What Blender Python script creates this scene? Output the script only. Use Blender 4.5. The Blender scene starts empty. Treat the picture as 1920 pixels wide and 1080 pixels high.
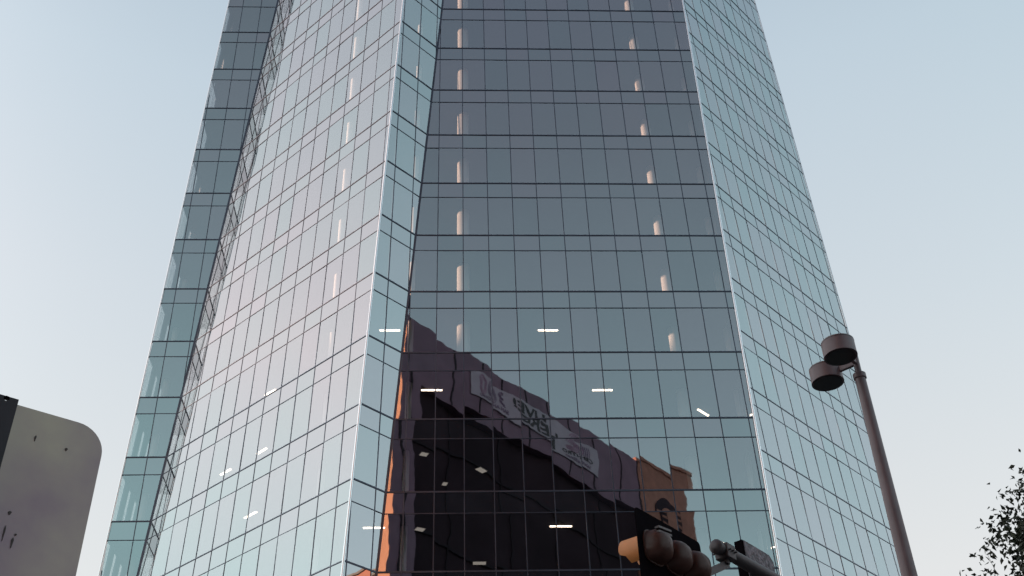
import bpy, bmesh, math, random
import numpy as np
from mathutils import Vector, Matrix
C = bpy.context.scene
COL = C.collection
S = 4.3            # metres per storey
EYE = 1.6
# ---------------------------------------------------------------- camera
FPX, PITCH, ROLL = 2131.74, 0.6452195, -0.03381997
Fv = np.array([0, math.cos(PITCH), math.sin(PITCH)]); Rv = np.array([1., 0, 0]); Uv = np.cross(Rv, Fv)
R2 = math.cos(ROLL) * Rv + math.sin(ROLL) * Uv; U2 = -math.sin(ROLL) * Rv + math.cos(ROLL) * Uv
cam = bpy.data.cameras.new('camera'); co = bpy.data.objects.new('camera', cam); COL.objects.link(co)
cam.sensor_width = 36; cam.lens = FPX / 1920 * 36; cam.clip_end = 5000; cam.clip_start = 0.05
co.matrix_world = Matrix(((R2[0], U2[0], -Fv[0], 0), (R2[1], U2[1], -Fv[1], 0), (R2[2], U2[2], -Fv[2], EYE), (0, 0, 0, 1)))
C.camera = co
def ray(x, y): return Fv + R2 * (x - 960) / FPX - U2 * (y - 540) / FPX
def at_z(x, y, z): d = ray(x, y); return d * ((z - EYE) / d[2]) + np.array([0, 0, EYE])
def at_d(x, y, t): d = ray(x, y); return d / np.linalg.norm(d) * t + np.array([0, 0, EYE])
# ---------------------------------------------------------------- world, sun, exposure
C.view_settings.view_transform = 'Standard'; C.view_settings.look = 'None'; C.view_settings.gamma = 1
C.view_settings.exposure = 1.3
C.cycles.use_denoising = True; C.cycles.max_bounces = 8; C.cycles.transparent_max_bounces = 12
C.cycles.caustics_reflective = False; C.cycles.caustics_refractive = False; C.cycles.sample_clamp_indirect = 4
SUN_EL = math.radians(1.3); SUN_DIR = Vector((-1, -0.005, 0)).normalized()
w = bpy.data.worlds.new('World'); C.world = w; w.use_nodes = True
nt = w.node_tree; N = nt.nodes; L = nt.links
bg = N['Background']
sky = N.new('ShaderNodeTexSky'); sky.sky_type = 'NISHITA'; sky.sun_disc = False
sky.sun_elevation = SUN_EL; sky.sun_rotation = math.atan2(SUN_DIR.x, SUN_DIR.y)
tc = N.new('ShaderNodeTexCoord')
sep = N.new('ShaderNodeSeparateXYZ'); L.new(tc.outputs['Generated'], sep.inputs[0])
def mth(op, a, b=None, clamp=False):
    n = N.new('ShaderNodeMath'); n.operation = op; n.use_clamp = clamp
    for i, v in enumerate((a, b)):
        if v is None: continue
        if isinstance(v, (int, float)): n.inputs[i].default_value = v
        else: L.new(v, n.inputs[i])
    return n.outputs[0]
X_, Y_, Z_ = sep.outputs
h2 = mth('ADD', mth('ADD', mth('POWER', mth('ABSOLUTE', X_), 3.5), mth('POWER', mth('ABSOLUTE', Y_), 3.5)), 1e-6)
def wt(v, s):
    p = mth('MAXIMUM', mth('MULTIPLY', v, s), 0.0); return mth('DIVIDE', mth('POWER', p, 3.5), h2)
ZR = mth('MAXIMUM', Z_, 0.0)
# clear evening sky: colour by elevation (sine) for the four quarters of the compass
SKY = dict(front=[(0, (.82, .81, .80)), (.36, (.81, .82, .825)), (.55, (.67, .735, .79)), (.72, (.56, .665, .755)), (1, (.28, .40, .53))],
           right=[(0, (.80, .84, .86)), (.36, (.82, 1.0, 1.08)), (.55, (.62, .81, .90)), (.72, (.45, .62, .71)), (1, (.22, .32, .46))],
           left=[(0, (1.7, 1.4, 1.25)), (.38, (1.22, 1.46, 1.48)), (.50, (1.36, 1.42, 1.46)), (.58, (1.40, 1.33, 1.37)), (.72, (1.0, 1.05, 1.12)), (1, (.30, .38, .52))],
           back=[(0, (.5, .6, .62)), (.36, (.52, .78, .82)), (.55, (.37, .49, .56)), (.74, (.255, .305, .375)), (1, (.16, .19, .3))])
acc = None
for k, v, s in (('front', Y_, 1), ('back', Y_, -1), ('right', X_, 1), ('left', X_, -1)):
    r = N.new('ShaderNodeValToRGB'); L.new(ZR, r.inputs[0]); cr = r.color_ramp
    while len(cr.elements) < len(SKY[k]): cr.elements.new(0.5)
    for e_, (p_, c_) in zip(cr.elements, SKY[k]): e_.position = p_; e_.color = (*c_, 1)
    m = N.new('ShaderNodeVectorMath'); m.operation = 'SCALE'; L.new(r.outputs[0], m.inputs[0]); L.new(wt(v, s), m.inputs['Scale'])
    if acc is None: acc = m.outputs[0]
    else:
        a = N.new('ShaderNodeVectorMath'); a.operation = 'ADD'; L.new(acc, a.inputs[0]); L.new(m.outputs[0], a.inputs[1]); acc = a.outputs[0]
sc_ = N.new('ShaderNodeVectorMath'); sc_.operation = 'SCALE'; L.new(sky.outputs[0], sc_.inputs[0]); sc_.inputs['Scale'].default_value = 0.10
mx = N.new('ShaderNodeMix'); mx.data_type = 'RGBA'; mx.inputs[0].default_value = 0.92
L.new(sc_.outputs[0], mx.inputs[6]); L.new(acc, mx.inputs[7])
L.new(mx.outputs[2], bg.inputs[0]); bg.inputs[1].default_value = 0.42
sl = bpy.data.lights.new('sun', 'SUN'); so = bpy.data.objects.new('sun', sl); COL.objects.link(so)
sl.energy = 5.0; sl.angle = math.radians(0.5); sl.color = (1, .63, .45)
sv = Vector((SUN_DIR.x * math.cos(SUN_EL), SUN_DIR.y * math.cos(SUN_EL), math.sin(SUN_EL)))
so.rotation_euler = sv.to_track_quat('Z', 'Y').to_euler(); so.location = (-60, 0, 120)
# ---------------------------------------------------------------- materials
def mat(name, col, rough=.6, metal=0, noise=0, nscale=5, col2=None, bump=0, spec=.5, coords='Object', detail=4):
    m = bpy.data.materials.new(name); m.use_nodes = True; t = m.node_tree; b = t.nodes['Principled BSDF']
    b.inputs['Base Color'].default_value = (*col, 1); b.inputs['Roughness'].default_value = rough
    b.inputs['Metallic'].default_value = metal; b.inputs['Specular IOR Level'].default_value = spec
    if noise or bump or col2:
        tcn = t.nodes.new('ShaderNodeTexCoord'); nz = t.nodes.new('ShaderNodeTexNoise'); nz.inputs['Scale'].default_value = nscale
        nz.inputs['Detail'].default_value = detail; t.links.new(tcn.outputs[coords], nz.inputs['Vector'])
        if col2 is None: col2 = tuple(c * (1 - noise) for c in col)
        r = t.nodes.new('ShaderNodeValToRGB'); r.color_ramp.elements[0].position = .35; r.color_ramp.elements[1].position = .65
        r.color_ramp.elements[0].color = (*col2, 1); r.color_ramp.elements[1].color = (*col, 1)
        t.links.new(nz.outputs[0], r.inputs[0]); t.links.new(r.outputs[0], b.inputs['Base Color'])
        if bump:
            bp = t.nodes.new('ShaderNodeBump'); bp.inputs['Strength'].default_value = bump; bp.inputs['Distance'].default_value = .02
            t.links.new(nz.outputs[0], bp.inputs['Height']); t.links.new(bp.outputs[0], b.inputs['Normal'])
    return m
R0 = .46
def glass(name, opaque):
    m = bpy.data.materials.new(name); m.use_nodes = True; t = m.node_tree; n = t.nodes; l = t.links
    n.remove(n['Principled BSDF']); out = n['Material Output']
    g = n.new('ShaderNodeNewGeometry'); nz = n.new('ShaderNodeTexNoise'); nz.inputs['Scale'].default_value = .42; nz.inputs['Detail'].default_value = 3.0
    l.new(g.outputs['Position'], nz.inputs['Vector'])
    s = n.new('ShaderNodeVectorMath'); s.operation = 'SUBTRACT'; l.new(nz.outputs['Color'], s.inputs[0]); s.inputs[1].default_value = (.5, .5, .5)
    k = n.new('ShaderNodeVectorMath'); k.operation = 'SCALE'; l.new(s.outputs[0], k.inputs[0]); k.inputs['Scale'].default_value = .013
    a = n.new('ShaderNodeVectorMath'); a.operation = 'ADD'; l.new(k.outputs[0], a.inputs[0]); l.new(g.outputs['Normal'], a.inputs[1])
    nn = n.new('ShaderNodeVectorMath'); nn.operation = 'NORMALIZE'; l.new(a.outputs[0], nn.inputs[0])
    at = n.new('ShaderNodeAttribute'); at.attribute_name = 'coat'
    gl = n.new('ShaderNodeBsdfGlossy'); gl.inputs['Roughness'].default_value = .012; l.new(nn.outputs[0], gl.inputs['Normal'])
    tint = n.new('ShaderNodeMix'); tint.data_type = 'RGBA'; l.new(at.outputs['Fac'], tint.inputs[0])
    tint.inputs[6].default_value = (.93, 1, 1, 1); tint.inputs[7].default_value = (1, .98, 1, 1)
    l.new(tint.outputs[2], gl.inputs['Color'])
    dt = n.new('ShaderNodeVectorMath'); dt.operation = 'DOT_PRODUCT'; l.new(g.outputs['Incoming'], dt.inputs[0]); l.new(g.outputs['Normal'], dt.inputs[1])
    def mm(op, a, b=None):
        q = n.new('ShaderNodeMath'); q.operation = op
        for i, v in enumerate((a, b)):
            if isinstance(v, (int, float)): q.inputs[i].default_value = v
            elif v is not None: l.new(v, q.inputs[i])
        return q.outputs[0]
    sch = mm('POWER', mm('SUBTRACT', 1.0, mm('ABSOLUTE', dt.outputs['Value'])), 5.0)
    refl = mm('ADD', mm('MULTIPLY', sch, 1 - R0), R0)
    if opaque:
        d = n.new('ShaderNodeBsdfDiffuse'); d.inputs['Color'].default_value = (.014, .014, .017, 1)
    else:
        d = n.new('ShaderNodeBsdfTransparent'); d.inputs['Color'].default_value = (.95, .96, .95, 1)
    mi = n.new('ShaderNodeMixShader'); l.new(refl, mi.inputs[0]); l.new(d.outputs[0], mi.inputs[1]); l.new(gl.outputs[0], mi.inputs[2])
    l.new(mi.outputs[0], out.inputs['Surface']); return m
def emit(name, col, st):
    m = bpy.data.materials.new(name); m.use_nodes = True; t = m.node_tree; b = t.nodes['Principled BSDF']
    b.inputs['Base Color'].default_value = (*col, 1); b.inputs['Emission Color'].default_value = (*col, 1); b.inputs['Emission Strength'].default_value = st
    return m
M = dict(
    vision=glass('vision_glass', False), spandrel=glass('spandrel_glass', True),
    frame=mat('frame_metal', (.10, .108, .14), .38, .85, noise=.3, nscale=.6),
    frame_sheen_tint=mat('frame_metal_sheen_tint', (.20, .21, .25), .38, .85, noise=.2, nscale=.6),  # same frame metal; its sky sheen at glancing angles put into the colour
    trim=mat('corner_metal', (.98, .97, .98), .22, .9, noise=.04, nscale=.7),
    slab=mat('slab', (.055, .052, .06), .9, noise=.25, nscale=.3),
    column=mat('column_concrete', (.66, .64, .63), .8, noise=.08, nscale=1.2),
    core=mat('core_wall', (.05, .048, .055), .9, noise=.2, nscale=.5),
    lamp=emit('tube_light', (1, .80, .62), 2.6), lamp_dim=emit('panel_light', (1, .9, .8), .16),
    fixture=mat('fixture', (.5, .48, .46), .6, noise=.1),
    roof=mat('roof', (.18, .18, .18), .9, noise=.2, nscale=.5),
    stucco=mat('mauve_concrete', (.21, .135, .19), .85, noise=.18, nscale=.35),
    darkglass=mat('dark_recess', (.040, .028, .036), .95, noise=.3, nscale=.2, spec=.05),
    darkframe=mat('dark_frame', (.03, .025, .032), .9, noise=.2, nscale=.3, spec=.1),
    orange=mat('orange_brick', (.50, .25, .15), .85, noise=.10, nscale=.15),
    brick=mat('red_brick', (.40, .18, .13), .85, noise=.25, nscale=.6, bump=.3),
    bannerm=mat('banner_vinyl', (.43, .38, .45), .7, noise=.12, nscale=.4),
    ink=mat('banner_ink', (.03, .025, .03), .7, noise=.1), pink=mat('banner_pink', (.33, .15, .27), .7, noise=.1), mauveink=mat('banner_mauve', (.17, .10, .19), .7, noise=.1),
    pole=mat('brown_paint', (.205, .14, .15), .42, noise=.18, nscale=3, bump=.05),
    lens=mat('lamp_underside', (.02, .018, .022), .35, noise=.1),
    signback=mat('weathered_aluminium_reflection_tint', (.52, .44, .32), .42, .4, col2=(.27, .18, .23), nscale=2.3, bump=.05, detail=8),  # olive and mauve patches paint in tones reflected from the surroundings
    post=mat('dark_post', (.028, .02, .028), .6, noise=.3, nscale=9),
    rust=mat('grime', (.10, .08, .075), .8, noise=.3, nscale=20),
    yellow=mat('signal_orange_yellow', (.80, .30, .09), .5, noise=.12, nscale=9),
    housing=mat('signal_housing_brown', (.17, .075, .06), .34, noise=.25, nscale=6),
    black=mat('signal_black', (.007, .005, .007), .9, noise=.25, nscale=8, spec=.03),
    armm=mat('arm_steel', (.085, .07, .075), .5, .3, noise=.25, nscale=5),
    plate=mat('mottled_plate', (.16, .13, .16), .42, .3, col2=(.02, .015, .025), nscale=16, bump=1, detail=2),
    redlens=mat('lens_red', (.12, .01, .01), .2, noise=.1), amberlens=mat('lens_amber', (.18, .08, .01), .2, noise=.1), greenlens=mat('lens_green', (.01, .08, .04), .2, noise=.1),
    bark=mat('bark', (.06, .045, .035), .9, noise=.4, nscale=8, bump=.5),
    leaf=mat('leaf', (.045, .055, .03), .6, noise=.45, nscale=1.5),
    asphalt=mat('asphalt', (.05, .05, .052), .9, noise=.3, nscale=3, bump=.2),
    paving=mat('paving', (.28, .26, .25), .9, noise=.2, nscale=1.5),
    kerb=mat('kerb', (.34, .33, .31), .9, noise=.2, nscale=2), paint=mat('road_paint', (.75, .74, .70), .7, noise=.2, nscale=4),
)
# ---------------------------------------------------------------- builders
class MB:
    def __init__(s): s.v = []; s.f = []; s.a = []
    def poly(s, pts, a=0.):
        i = len(s.v); s.v += [tuple(map(float, p)) for p in pts]; s.f.append(tuple(range(i, i + len(pts)))); s.a.append(a)
    def prism(s, pts, off):      # planar outline extruded by vector off
        pts = [np.array(p, float) for p in pts]; off = np.array(off, float); q = [p + off for p in pts]; n = len(pts)
        s.poly(pts[::-1]); s.poly(q)
        for i in range(n): j = (i + 1) % n; s.poly([pts[i], pts[j], q[j], q[i]])
    def bar(s, a, b, u, v):      # box bar from a to b, half vectors u, v
        a, b, u, v = (np.array(t, float) for t in (a, b, u, v))
        s.prism([a - u - v, a + u - v, a + u + v, a - u + v], b - a)
    def box(s, c, hx, hy, hz, rz=0):
        c = np.array(c, float); ux = np.array([math.cos(rz), math.sin(rz), 0]); uy = np.array([-math.sin(rz), math.cos(rz), 0])
        s.bar(c - ux * hx, c + ux * hx, uy * hy, np.array([0, 0, hz]))
    def tube(s, a, b, r0, r1=None, n=20, caps=True):
        a = np.array(a, float); b = np.array(b, float); r1 = r0 if r1 is None else r1
        s.lathe(a, b - a, [(0, r0), (1, r1)], n, caps)
    def lathe(s, o, ax, prof, n=28, caps=True):  # prof: (fraction along ax, radius)
        o = np.array(o, float); ax = np.array(ax, float); d = ax / np.linalg.norm(ax)
        t = np.array([0, 0, 1.]) if abs(d[2]) < .9 else np.array([1., 0, 0]); u = np.cross(t, d); u /= np.linalg.norm(u); v = np.cross(d, u)
        i0 = len(s.v)
        for f, r in prof:
            for k in range(n):
                A = 2 * math.pi * k / n; s.v.append(tuple(o + ax * f + r * (math.cos(A) * u + math.sin(A) * v)))
        for j in range(len(prof) - 1):
            for k in range(n):
                a = i0 + j * n + k; b = i0 + j * n + (k + 1) % n; s.f.append((a, b, b + n, a + n)); s.a.append(0)
        if caps:
            s.f.append(tuple(i0 + k for k in range(n))[::-1]); s.a.append(0)
            s.f.append(tuple(i0 + (len(prof) - 1) * n + k for k in range(n))); s.a.append(0)
    def build(s, name, m, parent=None, origin=(0, 0, 0), smooth=False, bevel=0, coat=False):
        me = bpy.data.meshes.new(name); o_ = np.array(origin, float)
        me.from_pydata([tuple(np.array(p) - o_) for p in s.v], [], s.f); me.update()
        if coat:
            at = me.attributes.new('coat', 'FLOAT', 'FACE'); at.data.foreach_set('value', [float(x) for x in s.a])
        else:
            bm = bmesh.new(); bm.from_mesh(me); bmesh.ops.remove_doubles(bm, verts=bm.verts, dist=1e-5); bmesh.ops.recalc_face_normals(bm, faces=bm.faces); bm.to_mesh(me); bm.free()
        if smooth:
            for p in me.polygons: p.use_smooth = True
        me.materials.append(m)
        ob = bpy.data.objects.new(name, me); COL.objects.link(ob); ob.location = tuple(o_)
        if smooth:
            bm = bmesh.new(); bm.from_mesh(me)
            for e in bm.edges:
                if len(e.link_faces) == 2 and e.calc_face_angle(0) > math.radians(40): e.smooth = False
            bm.to_mesh(me); bm.free()
        if bevel:
            b = ob.modifiers.new('bevel', 'BEVEL'); b.width = bevel; b.segments = 2; b.limit_method = 'ANGLE'
        if parent is not None:
            ob.parent = parent; ob.location = tuple(o_ - np.array(world_loc(parent)))
        return ob
LOC = {}
def world_loc(o):
    p = Vector(o.location)
    while o.parent: o = o.parent; p = p + Vector(o.location)
    return p
def tag(o, label=None, cat=None, group=None, kind=None):
    if label: o['label'] = label
    if cat: o['category'] = cat
    if group: o['group'] = group
    if kind: o['kind'] = kind
    return o
def thing(name, loc, label, cat, group=None):
    o = bpy.data.objects.new(name, None); COL.objects.link(o); o.location = tuple(map(float, loc)); o.empty_display_size = .3
    return tag(o, label, cat, group)
rng = random.Random(7)
# ---------------------------------------------------------------- ground
b = MB(); b.poly([(-2500, -2500, 0), (2500, -2500, 0), (2500, 2500, 0), (-2500, 2500, 0)]); tag(b.build('ground', M['asphalt']), kind='structure')
b = MB(); b.prism([(-45, 40, .004), (45, 40, .004), (45, 140, .004), (-45, 140, .004)], (0, 0, .146)); tag(b.build('pavement', M['paving']), kind='structure')
b = MB(); b.prism([(-45.3, 39.7, .004), (45.3, 39.7, .004), (45.3, 39.99, .004), (-45.3, 39.99, .004)], (0, 0, .16)); tag(b.build('kerb', M['kerb']), kind='structure')
b = MB(); b.prism([(-30, -22, .004), (12, -22, .004), (12, 7.5, .004), (-30, 7.5, .004)], (0, 0, .0)) if False else b.prism([(-25, -8, .004), (10, -8, .004), (10, 9, .004), (-25, 9, .004)], (0, 0, .146))
tag(b.build('pavement', M['paving']), kind='structure')
b = MB()
for i in range(12): b.prism([(-60 + i * 10, 24, .004), (-56 + i * 10, 24, .004), (-56 + i * 10, 24.15, .004), (-60 + i * 10, 24.15, .004)], (0, 0, .004))
for i in range(9): b.prism([(10.6 + i * 1.2, 9.5, .004), (11.2 + i * 1.2, 9.5, .004), (11.2 + i * 1.2, 12.5, .004), (10.6 + i * 1.2, 12.5, .004)], (0, 0, .004))
tag(b.build('road_marking', M['paint']), kind='structure')
# ---------------------------------------------------------------- the glass tower
Z0 = 15.147588768707795; PSI = .05563011969542005
ex = np.array([math.cos(PSI), math.sin(PSI), 0]); ey = np.array([-math.sin(PSI), math.cos(PSI), 0]); ez = np.array([0, 0, 1.])
dc = (ex + ey) / math.sqrt(2); de = (ey - ex) / math.sqrt(2)
def P2(a, b_, c, d=0): return lambda k: (a + b_ * k) * ex + (c + d * k) * ey + (Z0 - k) * ez
E4 = P2(-.321942, -.0626264, 12.3605445, -.0250135); E5 = P2(3.7470776, -.0138354, 12.3605445, -.0250135)
E1 = P2(-3.8036507, -.0712992, 14.6696093, .0334535); E0 = P2(-4.6404641, -.0352993, 14.6696093, .0334535)
E3 = lambda k: E4(k) - (.8257497 - .0345454 * k) * dc
_F = P2(4.2308196, -.0335516, 13.7628780, -.0792040)
F5 = lambda k: _F(k + 2) + 2 * ez
E6 = lambda k: F5(k) + (3.338627 + .0674893 * (k + 2)) * dc
def FL(k):     # where the return wall behind the right corner meets the right face
    a = E5(k); p = F5(k); A = np.array([[ey[0], dc[0]], [ey[1], dc[1]]]); s = np.linalg.solve(A, (p - a)[:2]); return a + ey * s[0]
Q1 = lambda k: E0(k) + 7 * ey
Q2 = lambda k: E6(k) + 3 * de
Q3 = lambda k: Q2(k) + 3.5 * ey
W = lambda P: np.array(P) * S + np.array([0, 0, EYE])      # storey units -> world metres
KTOP, KBOT = -8, 15
KG = Z0 + EYE / S
SP = .28; PITCHX = .3538; HM = .5
faces = [('A', E0, E1, ex, -4.2525, .004), ('B', E1, E3, de * -1, 9.226, .0065), ('C', E3, E4, dc, 8.062 - .0, .0105),
         ('D', E4, E5, ex, .013, .0022), ('G', E5, FL, ey, 0, 0), ('F', FL, E6, dc, 11.99, .0125),
         ('H', E6, Q2, de, 0, 0), ('I', Q2, Q3, ey, 0, 0), ('J', Q3, Q1, -ex, 0, 0), ('K', Q1, E0, -ey, 0, 0)]
T0 = W((E4(KG) + E5(KG)) / 2); T0[2] = .15
tower = thing('glass_tower', T0, 'tall faceted blue glass office tower with tilted walls and dark grid lines', 'building')
def clip(poly, fn):
    out = []
    for i in range(len(poly)):
        p, q = poly[i], poly[(i + 1) % len(poly)]; a, c = fn(p), fn(q)
        if a >= 0: out.append(p)
        if (a >= 0) != (c >= 0): t = a / (a - c); out.append((p[0] + t * (q[0] - p[0]), p[1] + t * (q[1] - p[1])))
    return out
panes = []; frame_parts = []
rows = []
for lv in range(KTOP, KBOT + 1):
    rows.append(('spandrel', lv, lv + SP)); rows.append(('vision', lv + SP, min(lv + 1, KG)))
class FB:
    def __init__(s, nm, Lf, Rf, d, s0, sh):
        s.L, s.R, s.d, s.s0, s.sh, s.n = Lf, Rf, d, s0, sh, nm
        a, b_, c = Lf(0), Rf(0), Lf(10) if np.linalg.norm(Lf(10)[:2]-0) else Lf(10)
        nn = np.cross(b_ - a, ez); nn = np.cross(Rf(0) - Lf(0), Lf(0) - Lf(10)); nn /= np.linalg.norm(nn); s.nrm = nn
        ctr = np.array([0, 17.5, 0]);
        if (s.nrm @ ((a + b_) / 2 - ctr)) * 1 < 0 and nm not in 'CG': s.nrm = -s.nrm
        if nm == 'C' and s.nrm @ (ex - ey) < 0: s.nrm = -s.nrm
        if nm == 'G' and s.nrm @ ex < 0: s.nrm = -s.nrm
    def l(s, k): return s.L(k) @ s.d
    def r(s, k): return s.R(k) @ s.d
    def pt(s, u, k):
        a, b_ = s.L(k), s.R(k); la, lb = a @ s.d, b_ @ s.d; return a + (b_ - a) * (u - la) / (lb - la)
FBS = {f[0]: FB(*f) for f in faces}
for nm, fb in FBS.items():
    lo = min(fb.l(KTOP), fb.l(KG)); hi = max(fb.r(KTOP), fb.r(KG))
    j0 = math.floor((lo - fb.s0) / PITCHX) - 2; j1 = math.ceil((hi - fb.s0) / PITCHX) + 2
    g = .0058 if nm not in 'BF' else .0030
    l0, l1, r0, r1 = fb.l(KTOP), fb.l(KG), fb.r(KTOP), fb.r(KG); DK = KG - KTOP
    fl = lambda k: l0 + (l1 - l0) * (k - KTOP) / DK
    fr_ = lambda k: r0 + (r1 - r0) * (k - KTOP) / DK
    for kind, ka, kb in rows:
        if kb - ka < .03: continue
        q1, q2 = (.0104, .0052) if nm not in 'BF' else (.0066, .0032); ga = q1 if kind == 'spandrel' else q2; gb = q2 if kind == 'spandrel' else q1
        for j in range(j0, j1):
            u = lambda jj, k: fb.s0 + jj * PITCHX + fb.sh * k
            q = [(u(j, ka + ga) + g, ka + ga), (u(j + 1, ka + ga) - g, ka + ga), (u(j + 1, kb - gb) - g, kb - gb), (u(j, kb - gb) + g, kb - gb)]
            q = clip(q, lambda p: p[0] - fl(p[1]) - .014); q = clip(q, lambda p: fr_(p[1]) - .014 - p[0]) if len(q) > 2 else q
            if len(q) < 3: continue
            cu = sum(p[0] for p in q) / len(q); ck = sum(p[1] for p in q) / len(q)
            ar = abs(sum(q[i][0] * q[(i + 1) % len(q)][1] - q[(i + 1) % len(q)][0] * q[i][1] for i in range(len(q)))) / 2
            if ar < .002: continue
            tx = rng.gauss(0, .0026); tz = rng.gauss(0, .0026)
            pts = [W(fb.pt(p[0], p[1]) + fb.nrm * (tx * (p[0] - cu) + tz * (p[1] - ck) - .004)) for p in q]
            v1 = pts[1] - pts[0]; v2 = pts[2] - pts[1]
            if np.cross(v1, v2) @ fb.nrm < 0: pts = pts[::-1]
            # size in the picture
            pr = []
            for p in pts:
                d = (p - np.array([0, 0, EYE])); z = d @ Fv; pr.append((960 + FPX * (d @ R2) / z, 540 - FPX * (d @ U2) / z))
            vis = nm in 'ABCDF' and all(-10 < x < 1930 and -10 < y < 1090 for x, y in pr)
            pa = abs(sum(pr[i][0] * pr[(i + 1) % len(pr)][1] - pr[(i + 1) % len(pr)][0] * pr[i][1] for i in range(len(pr)))) / 2 if vis else 0
            panes.append((pa, kind if nm in 'ABCDFK' else 'rear', pts, rng.random()))
    # mullions (each one part) and transoms
    out = fb.nrm
    for j in range(j0, j1 + 1):
        ks = np.linspace(KTOP, KG - .02, 240); ok = [k for k in ks if fl(k) + .02 < fb.s0 + j * PITCHX + fb.sh * k < fr_(k) - (.02 if nm != 'K' else .22)]
        if len(ok) < 3: continue
        ka, kb = ok[0], ok[-1]
        a = W(fb.pt(fb.s0 + j * PITCHX + fb.sh * ka, ka) - out * .012); c = W(fb.pt(fb.s0 + j * PITCHX + fb.sh * kb, kb) - out * .012)
        frame_parts.append(('mullion', nm, a, c, fb.d * (.0032 if nm in 'BF' else .095 if nm == 'K' else .0058) * S, out * .0125 * S))
    for lv in range(KTOP, KBOT + 1):
        for k, hz, nmz in ((lv, .0098, 'transom'), (lv + SP, .0048, 'sill_rail')):
            if k > KG - .05: continue
            frame_parts.append((nmz, nm, W(fb.pt(fb.l(k) + .004, k) - out * .012), W(fb.pt(fb.r(k) - .004, k) - out * .012), ez * hz * (1 if nm not in 'BF' else .62) * S, out * (.015 if nmz == 'transom' else .0135) * S))
# the 100 panes of each kind that show largest are parts, the rest one part each
for kind, name in (('vision', 'window'), ('spandrel', 'spandrel_panel')):
    P = sorted([p for p in panes if p[1] == kind], key=lambda p: -p[0])
    for i, p in enumerate(P[:99]):
        mb = MB(); mb.poly(p[2], p[3]); mb.build(name, M[kind], tower, origin=np.mean(p[2], axis=0), coat=True)
    mb = MB()
    for p in P[99:]: mb.poly(p[2], p[3])
    tag(mb.build(name, M[kind], tower, origin=T0, coat=True), kind='stuff')
mb = MB()
for p in panes:
    if p[1] == 'rear': mb.poly(p[2], p[3])
tag(mb.build('rear_panel', M['spandrel'], tower, origin=T0, coat=True), kind='stuff')
front = 'DBCFA'
for kname in ('mullion', 'transom', 'sill_rail'):
    Q = sorted([p for p in frame_parts if p[0] == kname], key=lambda p: front.find(p[1]) if p[1] in front else 9)
    if kname != 'mullion': Q = sorted(Q, key=lambda p: (0 if p[1] in front and p[2][2] < 17.5 * S else 1))
    for p in Q[:99]:
        mb = MB(); mb.bar(p[2], p[3], p[4], p[5]); mb.build(kname, M['frame' if p[1] not in 'BF' else 'frame_sheen_tint'], tower, origin=p[2])
    if len(Q) > 99:
        mb = MB()
        for p in Q[99:]: mb.bar(p[2], p[3], p[4], p[5])
        tag(mb.build(kname, M['frame'], tower, origin=T0), kind='stuff')
# bright metal corner trims
for Ef, n_, r_ in ((E3, -ey, .021), (E5, (ex - ey) / math.sqrt(2), .021), (E0, -ey - ex * .5, .011), (E6, ex - ey, .011)):
    n_ = n_ / np.linalg.norm(n_); rr0 = r_ * .8
    a = W(Ef(KTOP) + n_ * .006); c = W(Ef(KG - .03) + n_ * .006)
    mb = MB(); mb.tube(a, c, rr0 * S, n=20); tag(mb.build('corner_trim', M['trim'], tower, origin=c, smooth=True), 'bright polished corner strip')
for Ef in (E1, E4):
    mb = MB(); mb.bar(W(Ef(KTOP) + ey * .004), W(Ef(KG - .03) + ey * .004), ex * .014 * S, ey * .014 * S); mb.build('corner_joint', M['frame'], tower, origin=W(Ef(KG)))
# slabs, core, columns
CORN = [E0, E1, E3, E4, E5, FL, E6, Q2, Q3, Q1]
def outline(k, inset=.045):
    P = [c(k)[:2] for c in CORN]; n = len(P); out = []
    area = sum(P[i][0] * P[(i + 1) % n][1] - P[(i + 1) % n][0] * P[i][1] for i in range(n))
    sg = 1 if area > 0 else -1
    for i in range(n):
        a, b_, c = P[i - 1], P[i], P[(i + 1) % n]
        d1 = (b_ - a) / np.linalg.norm(b_ - a); d2 = (c - b_) / np.linalg.norm(c - b_)
        n1 = np.array([-d1[1], d1[0]]) * sg; n2 = np.array([-d2[1], d2[0]]) * sg
        m_ = n1 + n2; m_ /= max(.35, (m_ @ m_) / 2) ; out.append(b_ + m_ * inset)
    return out
for lv in range(KTOP, KBOT + 1):
    kk = lv + .14; pts = [np.array([*p, 0]) for p in outline(kk)]
    lo = [W(p + ez * (Z0 - lv - SP)) for p in pts]
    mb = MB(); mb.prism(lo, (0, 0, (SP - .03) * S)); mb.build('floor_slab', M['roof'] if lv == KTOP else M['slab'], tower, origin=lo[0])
pts = [W(p) for p in (np.array([-3.2, 16.6, Z0 - KG]), np.array([2.6, 16.9, Z0 - KG]), np.array([2.4, 19.6, Z0 - KG]), np.array([-3.4, 19.4, Z0 - KG]))]
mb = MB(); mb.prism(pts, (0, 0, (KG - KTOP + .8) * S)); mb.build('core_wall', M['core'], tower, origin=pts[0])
for x, y, r in ((-.675, 12.57, .088), (2.19, 12.85, .078), (-1.37, 12.42, .04), (-2.45, 12.66, .045), (2.93, 12.9, .05), (-5.55, 15.25, .05), (-5.35, 15.6, .05), (-4.75, 15.25, .05), (5.4, 17.3, .07), (4.4, 16.0, .07)):
    a = W((x, y, Z0 - KG + .01 if x != -.675 else Z0 - 7 + .001)); mb = MB(); mb.tube(a, W((x, y, Z0 - KTOP - .02)), r * S, n=20); mb.build('column', M['column'], tower, origin=a, smooth=True)
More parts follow.
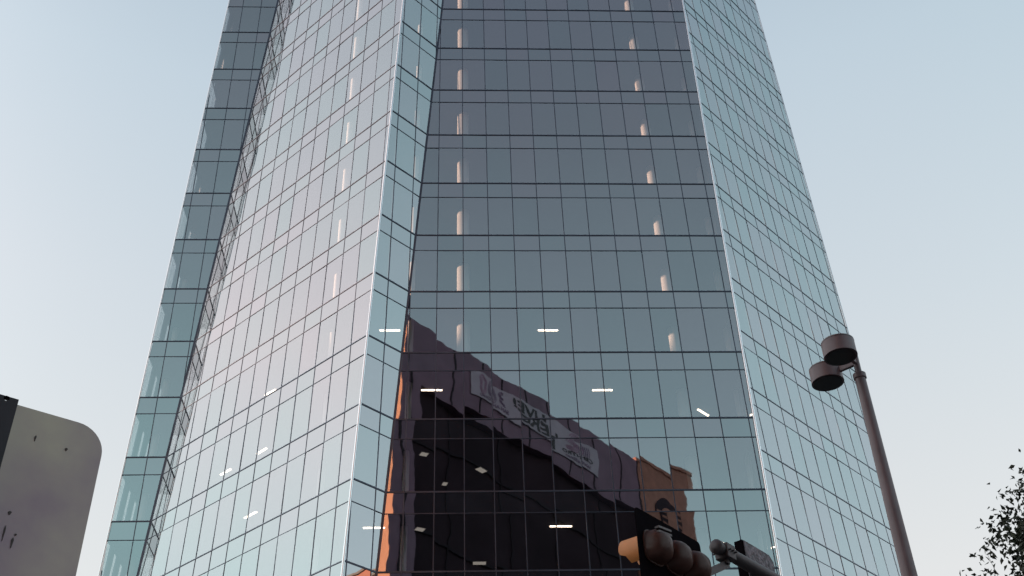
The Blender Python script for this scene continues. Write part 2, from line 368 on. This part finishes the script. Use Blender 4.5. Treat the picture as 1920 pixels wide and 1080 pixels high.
# ceiling tube lights seen through the glass (storey units)
LT = [((-1.811, 12.618, 8.868), (-1.538, 12.634, 8.868)), ((.337, 12.745, 8.868), (.607, 12.761, 8.868)), ((-1.222, 12.575, 7.868), (-.953, 12.593, 7.868)),
      ((1.009, 12.718, 7.868), (1.269, 12.734, 7.868)), ((2.451, 13.299, 7.868), (2.616, 13.479, 7.868)), ((.355, 12.513, 5.868), (.616, 12.534, 5.868)),
      ((-1.851, 12.385, 5.868), (-1.60, 12.40, 5.868)), ((-3.669, 14.175, 8.868), (-3.484, 14.025, 8.868)), ((-3.667, 14.121, 7.868), (-3.502, 13.963, 7.868)),
      ((-4.308, 14.698, 7.868), (-4.125, 14.532, 7.868)), ((-3.716, 14.075, 6.868), (-3.522, 13.895, 6.868)), ((2.486, 13.149, 5.868), (2.666, 13.353, 5.868))]
for a, c in LT:
    a = np.array(a); c = np.array(c); d = (c - a) / np.linalg.norm(c - a); pz = np.cross(d, ez)
    a2 = W(a - ez * .012); c2 = W(c - ez * .012)
    mb = MB(); mb.bar(a2 - d * .05 + ez * .03, c2 + d * .05 + ez * .03, pz * .10, ez * .02); fx = mb.build('ceiling_light', M['fixture'], tower, origin=a2)
    mb = MB(); mb.bar(a2, c2, pz * .055, ez * .028); mb.build('tube', M['lamp'], fx, origin=a2)
for a, c in (((-1.234, 12.463, 5.868), (-1.144, 12.514, 5.868)), ((-.608, 13.522, 5.868), (-.447, 13.536, 5.868)), ((-.51, 12.891, 6.868), (-.43, 13.0, 6.868)), ((-.984, 13.279, 6.868), (-.93, 13.298, 6.868)), ((-1.2, 12.46, 6.868), (-1.12, 12.50, 6.868))):
    a = np.array(a); c = np.array(c); d = (c - a) / np.linalg.norm(c - a); pz = np.cross(d, ez)
    a2 = W(a - ez * .008); c2 = W(c - ez * .008)
    mb = MB(); mb.bar(a2 - d * .04 + ez * .02, c2 + d * .04 + ez * .02, pz * .22, ez * .012); fx = mb.build('ceiling_panel', M['fixture'], tower, origin=a2)
    mb = MB(); mb.bar(a2, c2, pz * .17, ez * .015); mb.build('diffuser', M['lamp_dim'], fx, origin=a2)
# ---------------------------------------------------------------- dark block across the street (mirrored in the glass), with banner
P0 = np.array([-1.66219509, -5., 0.]); ph = math.radians(-43); u_ = np.array([math.cos(ph), math.sin(ph), 0]); n_ = np.array([-u_[1], u_[0], 0])  # n_ faces the tower
def FP(u, z, o=0.): return np.array([*(P0 + u_ * u + n_ * o)[:2], z]) * S + np.array([0, 0, EYE])
ZG = -EYE / S
def fbox(mb, u0, u1, z0, z1, o0, o1): mb.prism([FP(u0, z0, o0), FP(u1, z0, o0), FP(u1, z0, o1), FP(u0, z0, o1)], (0, 0, (z1 - z0) * S))
sd = np.array([-.72, -.69, 0])
blk = thing('office_block', FP(6, ZG, -3), 'dark mauve office block with black recessed bays, seen mirrored in the front glass', 'building')
def side(t, z): return np.array([*(P0 + sd * t)[:2], z]) * S + np.array([0, 0, EYE])
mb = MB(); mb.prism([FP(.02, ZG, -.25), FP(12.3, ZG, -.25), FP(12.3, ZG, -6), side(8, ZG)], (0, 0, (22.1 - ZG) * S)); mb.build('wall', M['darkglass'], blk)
mb = MB(); fbox(mb, 0, 12.35, 20.1, 22.42, -.3, 0); mb.build('upper_band', M['stucco'], blk)
mb = MB(); fbox(mb, 0, .9, ZG, 20.1, -.3, .0); mb.build('pier', M['stucco'], blk)
mb = MB(); fbox(mb, .42, .50, ZG, 22.4, .001, .03); mb.build('downpipe', M['darkframe'], blk)
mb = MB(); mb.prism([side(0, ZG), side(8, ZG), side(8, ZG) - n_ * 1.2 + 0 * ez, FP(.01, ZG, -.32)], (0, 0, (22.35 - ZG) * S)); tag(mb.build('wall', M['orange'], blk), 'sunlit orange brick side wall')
for z in range(0, 20, 3): mb = MB(); fbox(mb, .9, 12.3, z + .08, z + .16, -.24, -.2); mb.build('ledge', M['darkframe'], blk)
for i in range(4): mb = MB(); fbox(mb, 2.4 + i * 2.6, 2.44 + i * 2.6, ZG, 20.05, -.24, -.2); mb.build('fin', M['darkframe'], blk)
for i in range(9): mb = MB(); fbox(mb, 2.3 + i * 1.25, 2.36 + i * 1.25, 20.12, 22.38, .001, .02); mb.build('joint_strip', M['darkframe'], blk)
sdn = np.array([sd[1], -sd[0], 0]) / np.linalg.norm(sd[:2]); sdn = sdn if sdn @ np.array([-1, 1, 0]) > 0 else -sdn
sdu = sd / np.linalg.norm(sd)
for fz in range(1, 22):
    for tt in (2.0, 3.6, 5.2, 6.8):
        c = side(tt, fz + .35) + sdn * .03
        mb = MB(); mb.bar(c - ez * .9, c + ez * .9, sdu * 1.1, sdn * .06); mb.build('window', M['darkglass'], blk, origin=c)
ban = thing('banner', FP(6.5, 20.7, .02), 'long pale advertising banner near the roof of the dark block, seen mirrored in the glass', 'banner')
mb = MB(); mb.prism([FP(3.1, 20.74, .03), FP(9.98, 20.72, .03), FP(9.9, 21.76, .03), FP(3.1, 21.86, .03)], n_ * .02 * S); mb.build('vinyl_sheet', M['bannerm'], ban, origin=FP(6.5, 20.7, .02))
def strip_ring(mb, u, z, r0, r1, sx=1., a0=0., a1=360., n=28):
    for i in range(n):
        A = math.radians(a0 + (a1 - a0) * i / n); B = math.radians(a0 + (a1 - a0) * (i + 1) / n)
        q = [FP(u - sx * r * math.cos(t), z + r * math.sin(t) * 1., .055) for r, t in ((r0, A), (r1, A), (r1, B), (r0, B))]
        mb.prism(q, n_ * .03)
def text(s, u, z, h, m, width=None, bold=.0):      # u is the reader's left end; reads towards smaller u
    cu = bpy.data.curves.new('lettering', 'FONT'); cu.body = s; cu.size = h * S * 1.38; cu.extrude = .012; cu.offset = bold
    t = bpy.data.objects.new('lettering', cu); COL.objects.link(t)
    bpy.context.view_layer.update(); dg = bpy.context.evaluated_depsgraph_get(); me = bpy.data.meshes.new_from_object(t.evaluated_get(dg)); bpy.data.objects.remove(t)
    xs = [v.co.x for v in me.vertices]; wd = max(xs) - min(xs); k = (width * S / wd) if width else 1
    o = FP(u, z, .062)
    for v in me.vertices:
        p = o - u_ * (v.co.x - min(xs)) * k + ez * v.co.y + n_ * v.co.z; v.co = Vector(p) - Vector(o)
    me.materials.clear(); me.materials.append(m)
    ob = bpy.data.objects.new('lettering', me); COL.objects.link(ob); ob.parent = ban; ob.location = Vector(o) - ban.location; return ob
# 300 emblem in nested outline numerals
for g_i, uc in enumerate((4.72, 4.20, 3.70)):
    mb = MB()
    for r in (.10, .17, .24):
        if g_i == 0:
            strip_ring(mb, uc, 21.52, r * .72, r * .72 + .03, .9, -110, 120, 16); strip_ring(mb, uc, 21.24, r * .72, r * .72 + .03, .9, -120, 110, 16)
        else:
            strip_ring(mb, uc, 21.52, r - .015, r + .015, .8, 0, 180, 14); strip_ring(mb, uc, 21.26, r - .015, r + .015, .8, 180, 360, 14)
            for sg in (-1, 1): mb.prism([FP(uc + sg * (r - .015) * .8, 21.26, .055), FP(uc + sg * (r + .015) * .8, 21.26, .055), FP(uc + sg * (r + .015) * .8, 21.52, .055), FP(uc + sg * (r - .015) * .8, 21.52, .055)], n_ * .03)
    mb.build('emblem', M['pink'] if g_i == 2 else M['mauveink'], ban, origin=FP(uc, 21.2, .05))
text('SAN ANTONIO', 4.95, 20.84, .13, M['mauveink'], 1.45, .02)
text('LIVE!', 7.0, 21.31, .40, M['ink'], 1.75, .07); text('HERE', 7.75, 20.82, .42, M['ink'], 2.1, .07)
# second emblem: nested C arcs beside upright lines
mb = MB()
for r in (.06, .13, .20, .27): strip_ring(mb, 8.75, 21.44, r, r + .03, 1.2, 20, 340, 20)
mb.build('emblem', M['pink'], ban, origin=FP(8.75, 21.4, .05))
mb = MB()
for i in range(4): mb.prism([FP(9.05 + i * .1, 21.15, .055), FP(9.09 + i * .1, 21.15, .055), FP(9.09 + i * .1, 21.6, .055), FP(9.05 + i * .1, 21.6, .055)], n_ * .03)
mb.build('emblem', M['mauveink'], ban, origin=FP(9.2, 21.2, .05))
text('CENTRO', 9.55, 20.98, .15, M['ink'], 1.35, .02); text('SAN ANTONIO', 9.5, 20.80, .09, M['mauveink'], 1.2, .02)
# brick building at the far end with a dark arched window
brk = thing('brick_building', FP(14.5, ZG, -2), 'red brick building with a big dark arched window, seen mirrored beside the dark block', 'building')
mb = MB(); fbox(mb, 12.4, 16.0, ZG, 22.45, -4, -.05); mb.build('wall', M['brick'], brk)
mb = MB(); fbox(mb, 12.36, 16.05, 22.451, 22.62, -4.1, .0); mb.build('cornice', M['brick'], brk)
mb = MB(); pts = [(13.45, 18.0)] + [(14.2 - .75 * math.cos(math.radians(a)), 20.7 + .55 * math.sin(math.radians(a))) for a in range(0, 181, 15)] + [(14.95, 18.0)]
mb.prism([FP(a, z, -.048) for a, z in pts], n_ * .05 * S); arch = mb.build('arched_window', M['darkglass'], brk, origin=FP(14.2, 19, 0))
mb = MB(); pts = [(13.85, 18.05)] + [(14.2 - .35 * math.cos(math.radians(a)), 20.5 + .3 * math.sin(math.radians(a))) for a in range(0, 181, 20)] + [(14.55, 18.05)]
mb.prism([FP(a, z, .004) for a, z in pts], n_ * .012 * S); mb.build('inner_panel', M['brick'], arch, origin=FP(14.2, 19, 0))
for i in range(9):
    mb = MB(); fbox(mb, 13.5, 13.8, 18.3 + i * .27, 18.4 + i * .27, .004, .02); fbox(mb, 14.6, 14.9, 18.3 + i * .27, 18.4 + i * .27, .004, .02); mb.build('glazing_bar', M['brick'], arch, origin=FP(14.2, 19, 0))
gb = thing('gabled_building', (100, 50, 0), 'tall red brick gabled building down the street, mirrored low in the narrow glass strip', 'building')
mb = MB(); mb.prism([(95, 42, 0), (95, 58, 0), (95, 58, 58), (95, 50, 64.2), (95, 42, 58)], (14, 0, 0)); mb.build('wall', M['brick'], gb)
for sy in (-1, 1):
    mb = MB(); mb.prism([(94.6, 50, 64.3), (94.6, 50 + sy * 8.6, 57.65), (94.6, 50 + sy * 8.6, 58.0), (94.6, 50, 64.75)], (15, 0, 0)); mb.build('roof_slope', M['roof'], gb)
for fz in range(4, 56, 4):
    for yy in (44.5, 48, 51.5, 55): mb = MB(); mb.box((94.98, yy, fz), .06, .6, .9); mb.build('window', M['darkglass'], gb)
# block added out of view at left to shade the street and lower storeys
sh = thing('shade_block', (-170, 40, 0), 'broad plain concrete block added out of view at the far left to shade the street', 'building')
mb = MB(); mb.box((-170, 20, 20.5), 12, 75, 20.5); mb.build('wall', M['stucco'], sh)  # body of the added shade block
mb = MB(); mb.box((-170, 20, 41.6), 12.4, 75.4, .6); mb.build('shade_block_parapet', M['stucco'], sh)
for fl_ in range(9):
    mb = MB(); mb.box((-157.95, 20, 5 + fl_ * 4.2), .05, 70, .8); mb.build('shade_block_window_band', M['darkglass'], sh)
# ---------------------------------------------------------------- street lamp
def hdir(az): return np.array([math.sin(az), math.cos(az), 0])
d_ = ray(1612, 706); d_ /= np.linalg.norm(d_); ptop = d_ * 18.6 + ez * EYE
xy = ptop[:2]; base = np.array([*xy, .15])
lampo = thing('street_lamp', base, 'tall brown street lamp with two drum heads in front of the right glass wall', 'street lamp')
mb = MB(); mb.lathe(base, ptop - base, [(0, .20), (.02, .20), (.021, .165), (1, .082)], 28); mb.build('pole', M['pole'], lampo, origin=base, smooth=True)
mb = MB(); mb.lathe(base, ez * .25, [(0, .3), (.5, .3), (.8, .24), (1, .2)], 24); mb.build('base_cover', M['pole'], lampo, origin=base, smooth=True)
mb = MB(); mb.lathe(ptop - ez * .05, ez * .1, [(0, .09), (.1, .1), (.9, .1), (1, .09)], 28); mb.build('collar', M['pole'], lampo, origin=ptop, smooth=True)
mb = MB(); mb.tube(ptop, ptop + ez * .46, .05, n=20); mb.build('spigot', M['pole'], lampo, origin=ptop, smooth=True)
zd = ptop[2] + .12
for (px, py) in ((1576.5, 669), (1552.5, 718)):
    c = at_z(px, py, zd)
    R_ = .252; H_ = .275
    mb = MB(); mb.lathe(c, ez * H_, [(.0, R_ - .02), (0, R_), (.97, R_), (1, R_ - .012)], 44); hd = mb.build('lamp_head', M['pole'], lampo, origin=c, smooth=True)
    mb = MB(); mb.lathe(c - ez * .012, ez * .02, [(0, R_ - .03), (1, R_ - .03)], 40); mb.build('lens', M['lens'], hd, origin=c, smooth=True)
    mb = MB(); mb.lathe(c + ez * .0, ez * .02, [(0, R_ + .004), (1, R_ + .004)], 44); mb.build('rim', M['pole'], hd, origin=c, smooth=True)
    mb = MB(); mb.lathe(c + ez * (H_ - .035), ez * .008, [(0, R_ + .002), (1, R_ + .002)], 44); mb.build('seam', M['lens'], hd, origin=c, smooth=True)
    mb = MB(); mb.lathe(c + ez * H_, ez * .05, [(0, R_ * .9), (.5, R_ * .7), (1, .05)], 32); mb.build('cap', M['pole'], hd, origin=c, smooth=True)
    tgt = np.array([*c[:2], ptop[2] + .27]); src = ptop + ez * .27; dd = tgt - src; dd = dd / np.linalg.norm(dd)
    mb = MB(); mb.bar(src, tgt - dd * (R_ - .01), np.cross(dd, ez) * .028, ez * .05); mb.build('bracket', M['pole'], lampo, origin=src, bevel=.006)
# ---------------------------------------------------------------- traffic signal on its mast arm
AZ = math.radians(39); a_ = hdir(AZ); nf = np.array([-a_[1], a_[0], 0])      # nf: where the signal faces
Np = at_d(1190, 948.5, 12.0)
tl = thing('traffic_light', Np + a_ * .6 - ez * .25, 'three section traffic light with orange visors and black backplate, seen from below and behind', 'traffic light')
BL, BH = 1.24, .80
def SG(a, h, o): return Np + a_ * a - ez * h + nf * o
mb = MB(); q = []
for cx_, cz_, a0 in ((.05, .05, 180), (BL - .05, .05, 90), (BL - .05, BH - .05, 0), (.05, BH - .05, -90)):
    for t in range(0, 91, 30): A = math.radians(a0 - t); q.append(SG(cx_ + .05 * math.cos(A), cz_ - .05 * math.sin(A), 0))
mb.prism(q, nf * .012); mb.build('backplate', M['black'], tl, origin=Np, bevel=.003)
for i in range(3):
    ca = .26 + i * .36; c0 = SG(ca, .385, 0)
    mb = MB(); prof = [(0, .172), (.02, .177), (.10, .177), (.115, .168), (.5, .160), (.74, .138), (.9, .10), (.98, .05), (1, .004)]; n = 36; i0 = 0
    for f_, r_ in prof:
        for k in range(n):
            A = 2 * math.pi * k / n; cA, sA = math.cos(A), math.sin(A); ex_ = 3.6 if f_ < .12 else 2.9
            q_ = r_ / (abs(cA) ** ex_ + abs(sA) ** ex_) ** (1 / ex_); mb.v.append(tuple(c0 + (a_ * cA + ez * sA) * q_ - nf * .21 * f_))
    for j in range(len(prof) - 1):
        for k in range(n):
            a = j * n + k; b_ = j * n + (k + 1) % n; mb.f.append((a, b_, b_ + n, a + n)); mb.a.append(0); hs = mb.build('housing', M['housing'], tl, origin=c0, smooth=True, bevel=0)
    mb = MB(); mb.bar(SG(ca - .03, .255, -.06), SG(ca + .03, .255, -.06), ez * .012, nf * .03); mb.build('latch', M['black'], hs, origin=c0)
    mb = MB(); mb.lathe(c0 + nf * .013, nf * .03, [(0, .15), (.6, .14), (1, .08)], 24); mb.build('lens', M[('redlens', 'amberlens', 'greenlens')[i]], tl, origin=c0, smooth=True)
    # visor: open tunnel, cut away below
    mb = MB(); vs = []; n = 30; rr_ = .168; t_ = .006
    for k in range(n + 1):
        A = math.radians(-50 + 280 * k / n); L_ = .31 - .08 * max(0, -math.sin(A)) - (.0 if math.sin(A) > -.3 else .05)
        vs.append((A, L_))
    for k in range(n):
        (A, La), (B, Lb) = vs[k], vs[k + 1]
        f = lambda r, t, l: c0 + (a_ * math.cos(t) + ez * math.sin(t)) * r + nf * l
        for r in (rr_, rr_ - t_): mb.poly([f(r, A, .013), f(r, B, .013), f(r * 1.03, B, Lb), f(r * 1.03, A, La)])
        mb.poly([f(rr_ * 1.03, A, La), f(rr_ * 1.03, B, Lb), f((rr_ - t_) * 1.03, B, Lb), f((rr_ - t_) * 1.03, A, La)])
    mb.build('visor', M['yellow'], tl, origin=c0, smooth=True)
for sgn in (0, 1):
    mb = MB(); mb.bar(SG(.14 + .0 * sgn, .235 + .05 * sgn, -.15), SG(.46, .165 + .05 * sgn, -.10), ez * .012, nf * .025); mb.build('strap', M['armm'], tl, origin=SG(.3, .1, -.1))
Tp = at_d(1345, 1026, 13.05)
arm = thing('mast_arm', np.array([*(Tp + a_ * 7.5)[:2], .15]), 'steel mast arm reaching over the street from the lower right, carrying the traffic light', 'mast arm')
mb = MB(); mb.lathe(Tp, a_ * 7.5, [(0, .068), (.3, .085), (1, .13)], 24); mb.build('arm_tube', M['armm'], arm, origin=Tp, smooth=True)
mb = MB(); mb.lathe(Tp - a_ * .07, a_ * .09, [(0, .03), (.1, .055), (.35, .08), (1, .082)], 24); mb.build('end_cap', M['armm'], arm, origin=Tp, smooth=True)
pb = np.array([*(Tp + a_ * 7.5)[:2], .15]); mb = MB(); mb.lathe(pb, ez * (Tp[2] + .4 - .15), [(0, .22), (1, .15)], 28); mb.build('pole', M['armm'], arm, origin=pb, smooth=True)
mb = MB(); mb.lathe(pb, ez * .12, [(0, .36), (.7, .36), (1, .26)], 24); mb.build('base_plate', M['armm'], arm, origin=pb)
# clamp and bracket between arm and signal
mb = MB(); cc = Tp + a_ * .16 - ez * .02; mb.bar(cc - a_ * .09, cc + a_ * .09, ez * .085, nf * .085); mb.build('clamp', M['armm'], arm, origin=cc, bevel=.01)
for k_ in range(3): mb = MB(); mb.tube(cc + a_ * (-.06 + k_ * .06) - nf * .12, cc + a_ * (-.06 + k_ * .06) + nf * .12, .011, n=8); mb.build('bolt', M['armm'], arm, origin=cc)
e1 = SG(BL - .12, .42, -.10); e0 = cc - ez * .13
mb = MB(); mb.bar(cc, e0, a_ * .03, nf * .03); mb.bar(e0 + (e0 - e1) * .08, e1, ez * .035, a_ * .03); mb.build('bracket', M['armm'], arm, origin=cc, bevel=.006)
# plate sign on the arm
Sp = at_d(1391, 1011, 13.9)
sg_ = thing('sign_plate', Sp - ez * .3, 'small mottled sign seen from behind, standing on the mast arm', 'sign')
def SQ(a, h, o): return Sp + a_ * a - ez * h + nf * o
mb = MB(); q = [SQ(0, 0, 0), SQ(.60, .0, 0), SQ(.70, .07, 0), SQ(.70, .50, 0), SQ(0, .50, 0)]; mb.prism(q, nf * .11); mb.build('sign_case', M['black'], sg_, origin=Sp, bevel=.006)
mb = MB(); q = [SQ(.02, .012, -.004), SQ(.595, .012, -.004), SQ(.688, .08, -.004), SQ(.688, .49, -.004), SQ(.02, .49, -.004)]; mb.prism(q, nf * -.012); mb.build('sign_back', M['plate'], sg_, origin=Sp)
mb = MB(); mb.bar(SQ(.35, .40, .05), SQ(.35, .62, .05), a_ * .03, nf * .03); mb.build('strap', M['armm'], sg_, origin=Sp)
# ---------------------------------------------------------------- near sign at the left, seen from behind
AZ2 = math.radians(52); s_ = hdir(AZ2); sn = np.array([s_[1], -s_[0], 0])    # sn points back to the viewer
Ac = at_d(175, 812, 2.75); plane_n = sn
def onpl(x, y, off=0.): d = ray(x, y); o = np.array([0, 0, EYE]); t = ((Ac + sn * off - o) @ plane_n) / (d @ plane_n); return o + d * t
re_ = onpl(168, 960); te = onpl(95, 776.5)
ur = (re_ - Ac) @ s_; zt = te[2]
rs = thing('road_sign', np.array([*(Ac + s_ * (ur - .36))[:2], .15]), 'weathered metal road sign seen from behind, close by at the lower left', 'sign')
def SS(u, z, o=0.): p = Ac + s_ * (ur - u) + sn * o; return np.array([p[0], p[1], z])
Wd, Hh, rc = .72, .92, .065; mb = MB(); q = []
for cx_, cz_, a0 in ((rc, zt - rc, 0), (Wd - rc, zt - rc, 90), (Wd - rc, zt - Hh + rc, 180), (rc, zt - Hh + rc, 270)):
    for t in range(0, 91, 10): A = math.radians(a0 + t); q.append(SS(cx_ - rc * math.cos(A), cz_ + rc * math.sin(A)))
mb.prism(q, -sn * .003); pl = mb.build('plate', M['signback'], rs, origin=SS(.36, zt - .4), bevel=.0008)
for (x, y, w_, h_) in ((66, 822, .0016, .007), (124, 843, .0028, .0032), (7, 1000, .0014, .018), (22, 1018, .002, .012), (18, 962, .003, .004), (29, 1003, .0022, .0022)):
    p = onpl(x, y); q = [p + s_ * w_ * math.cos(t) * (1 + .4 * math.sin(3 * t)) + ez * h_ * math.sin(t) + sn * .0008 for t in np.linspace(0, 2 * math.pi, 13)[:-1]]
    mb = MB(); mb.prism(q, sn * .0012); mb.build('dent', M['rust'], pl, origin=p)
# flat perforated post
pr_ = onpl(35, 750, .02); pu = ur - (pr_ - Ac) @ s_; pz = pr_[2]
hc = onpl(14, 748, .02); hu = ur - (hc - Ac) @ s_ - pu; pwid = max(.05, 2 * hu)
holes = 14; hz0 = hc[2]; hr = .0062; th = .02
bm = bmesh.new()
me = bpy.data.meshes.new('post')
# plate with holes built as a ladder of cells, each with an octagonal hole
mb = MB(); step = .0508 if hz0 else .05; zc = hz0; nseg = 16
def ring_cell(zc, z0_, z1_):
    hole = [(pu + pwid / 2 - hr * math.cos(t), zc + hr * math.sin(t)) for t in np.linspace(0, 2 * math.pi, nseg + 1)[:-1]]
    outer = []
    for t in np.linspace(0, 2 * math.pi, nseg + 1)[:-1]:
        c_, s__ = math.cos(t), math.sin(t); hw = pwid / 2; hh = (z1_ - zc) if s__ > 0 else (zc - z0_)
        k = min(hw / abs(c_) if abs(c_) > 1e-6 else 9, hh / abs(s__) if abs(s__) > 1e-6 else 9); outer.append((pu + hw - k * c_, zc + k * s__))
    # add true corners
    for off in (.004, .022):
        for i in range(nseg):
            j = (i + 1) % nseg; mb.poly([SS(*hole[i], off), SS(*hole[j], off), SS(*outer[j], off), SS(*outer[i], off)])
        for cx_ in (pu, pu + pwid):
            for cz_ in (z0_, z1_):
                o2 = sorted(outer, key=lambda p: (p[0] - cx_) ** 2 + (p[1] - cz_) ** 2)[:2]
                mb.poly([SS(cx_, cz_, off), SS(*o2[0], off), SS(*o2[1], off)])
    for i in range(nseg): j = (i + 1) % nseg; mb.poly([SS(*hole[i], .004), SS(*hole[j], .004), SS(*hole[j], .022), SS(*hole[i], .022)])
    for cx_ in (pu, pu + pwid): mb.poly([SS(cx_, z0_, .004), SS(cx_, z1_, .004), SS(cx_, z1_, .022), SS(cx_, z0_, .022)])
ring_cell(hz0, hz0 - .025, pz)
mb.poly([SS(pu, pz, .004), SS(pu + pwid, pz, .004), SS(pu + pwid, pz, .022), SS(pu, pz, .022)])
z = hz0 - .025
q0 = SS(pu, z, .004); mb.bar(SS(pu + pwid / 2, z, .013), SS(pu + pwid / 2, .1, .013), s_ * pwid / 2, sn * .009)
mb.build('post', M['post'], rs, origin=SS(.36, .15))
# ---------------------------------------------------------------- tree at the lower right
def tree(px, py, dist, seed, label, half=6.0):
    r = np.random.default_rng(seed); tip = at_d(px, py, dist); base = np.array([tip[0], tip[1], .0]); H = tip[2]
    t = thing('tree', base, label, 'tree')
    tb = MB(); leaf = MB()
    pts = [base + np.array([.25 * math.sin(i * .8), .2 * math.cos(i * .6) - .2, H * i / 10 * .94]) for i in range(11)]
    for i in range(10): tb.tube(pts[i], pts[i + 1], .26 * (1 - i / 10.6) + .02, .26 * (1 - (i + 1) / 10.6) + .02, n=10)
    def cluster(c, rad, n):
        for _ in range(n):
            p = c + r.normal(0, 1, 3) * rad * np.array([1, 1, .8]) * .5
            s = r.uniform(.075, .125); d = r.normal(0, 1, 3); d[2] -= .5; d /= np.linalg.norm(d); e = np.cross(d, r.normal(0, 1, 3)); e /= np.linalg.norm(e)
            f = np.cross(d, e) * s * .18
            leaf.poly([p, p + d * s * .5 + e * s * .34 + f, p + d * s * 1.25, p + d * s * .5 - e * s * .34 + f])
    for i in range(150):
        f = .98 - .68 * (i / 150) ** 1.25; z = H * f; o = pts[min(9, int(f / .94 * 10))] * 1.; o = np.array([o[0], o[1], z])
        az = r.uniform(0, 2 * math.pi); Lb = (1 - f) * H * .60 + .05; Lb *= r.uniform(.65, 1.1); up = r.uniform(.15, .55)
        d = np.array([math.cos(az), math.sin(az), up]); p = o.copy(); rad = .012 + .035 * (1 - f) + .02
        n = max(4, int(Lb / .55))
        for k in range(n):
            q = p + d * Lb / n * np.array([1, 1, 1 - k / n * .7]) + r.normal(0, .07, 3); tb.tube(p, q, rad * (1 - k / n) + .006, rad * (1 - (k + 1) / n) + .006, n=6, caps=False)
            if k >= 1:
                for _ in range(3):
                    tw = q + r.normal(0, 1, 3) * np.array([.32, .32, .26]); tb.tube(q, tw, .006, .003, n=4, caps=False); cluster(tw, .34, int(r.uniform(18, 34)))
            p = q
        cluster(p, .35, 26)
    tb.build('trunk', M['bark'], t, origin=base, smooth=True)
    me = bpy.data.meshes.new('crown'); V = np.array(leaf.v) - base; me.from_pydata(V.tolist(), [], leaf.f); me.materials.append(M['leaf']); me.update()
    cr = bpy.data.objects.new('crown', me); COL.objects.link(cr); cr.parent = t
tree(1992, 885, 25.0, 3, 'dark leafy broadleaf tree at the right edge beside the street lamp')
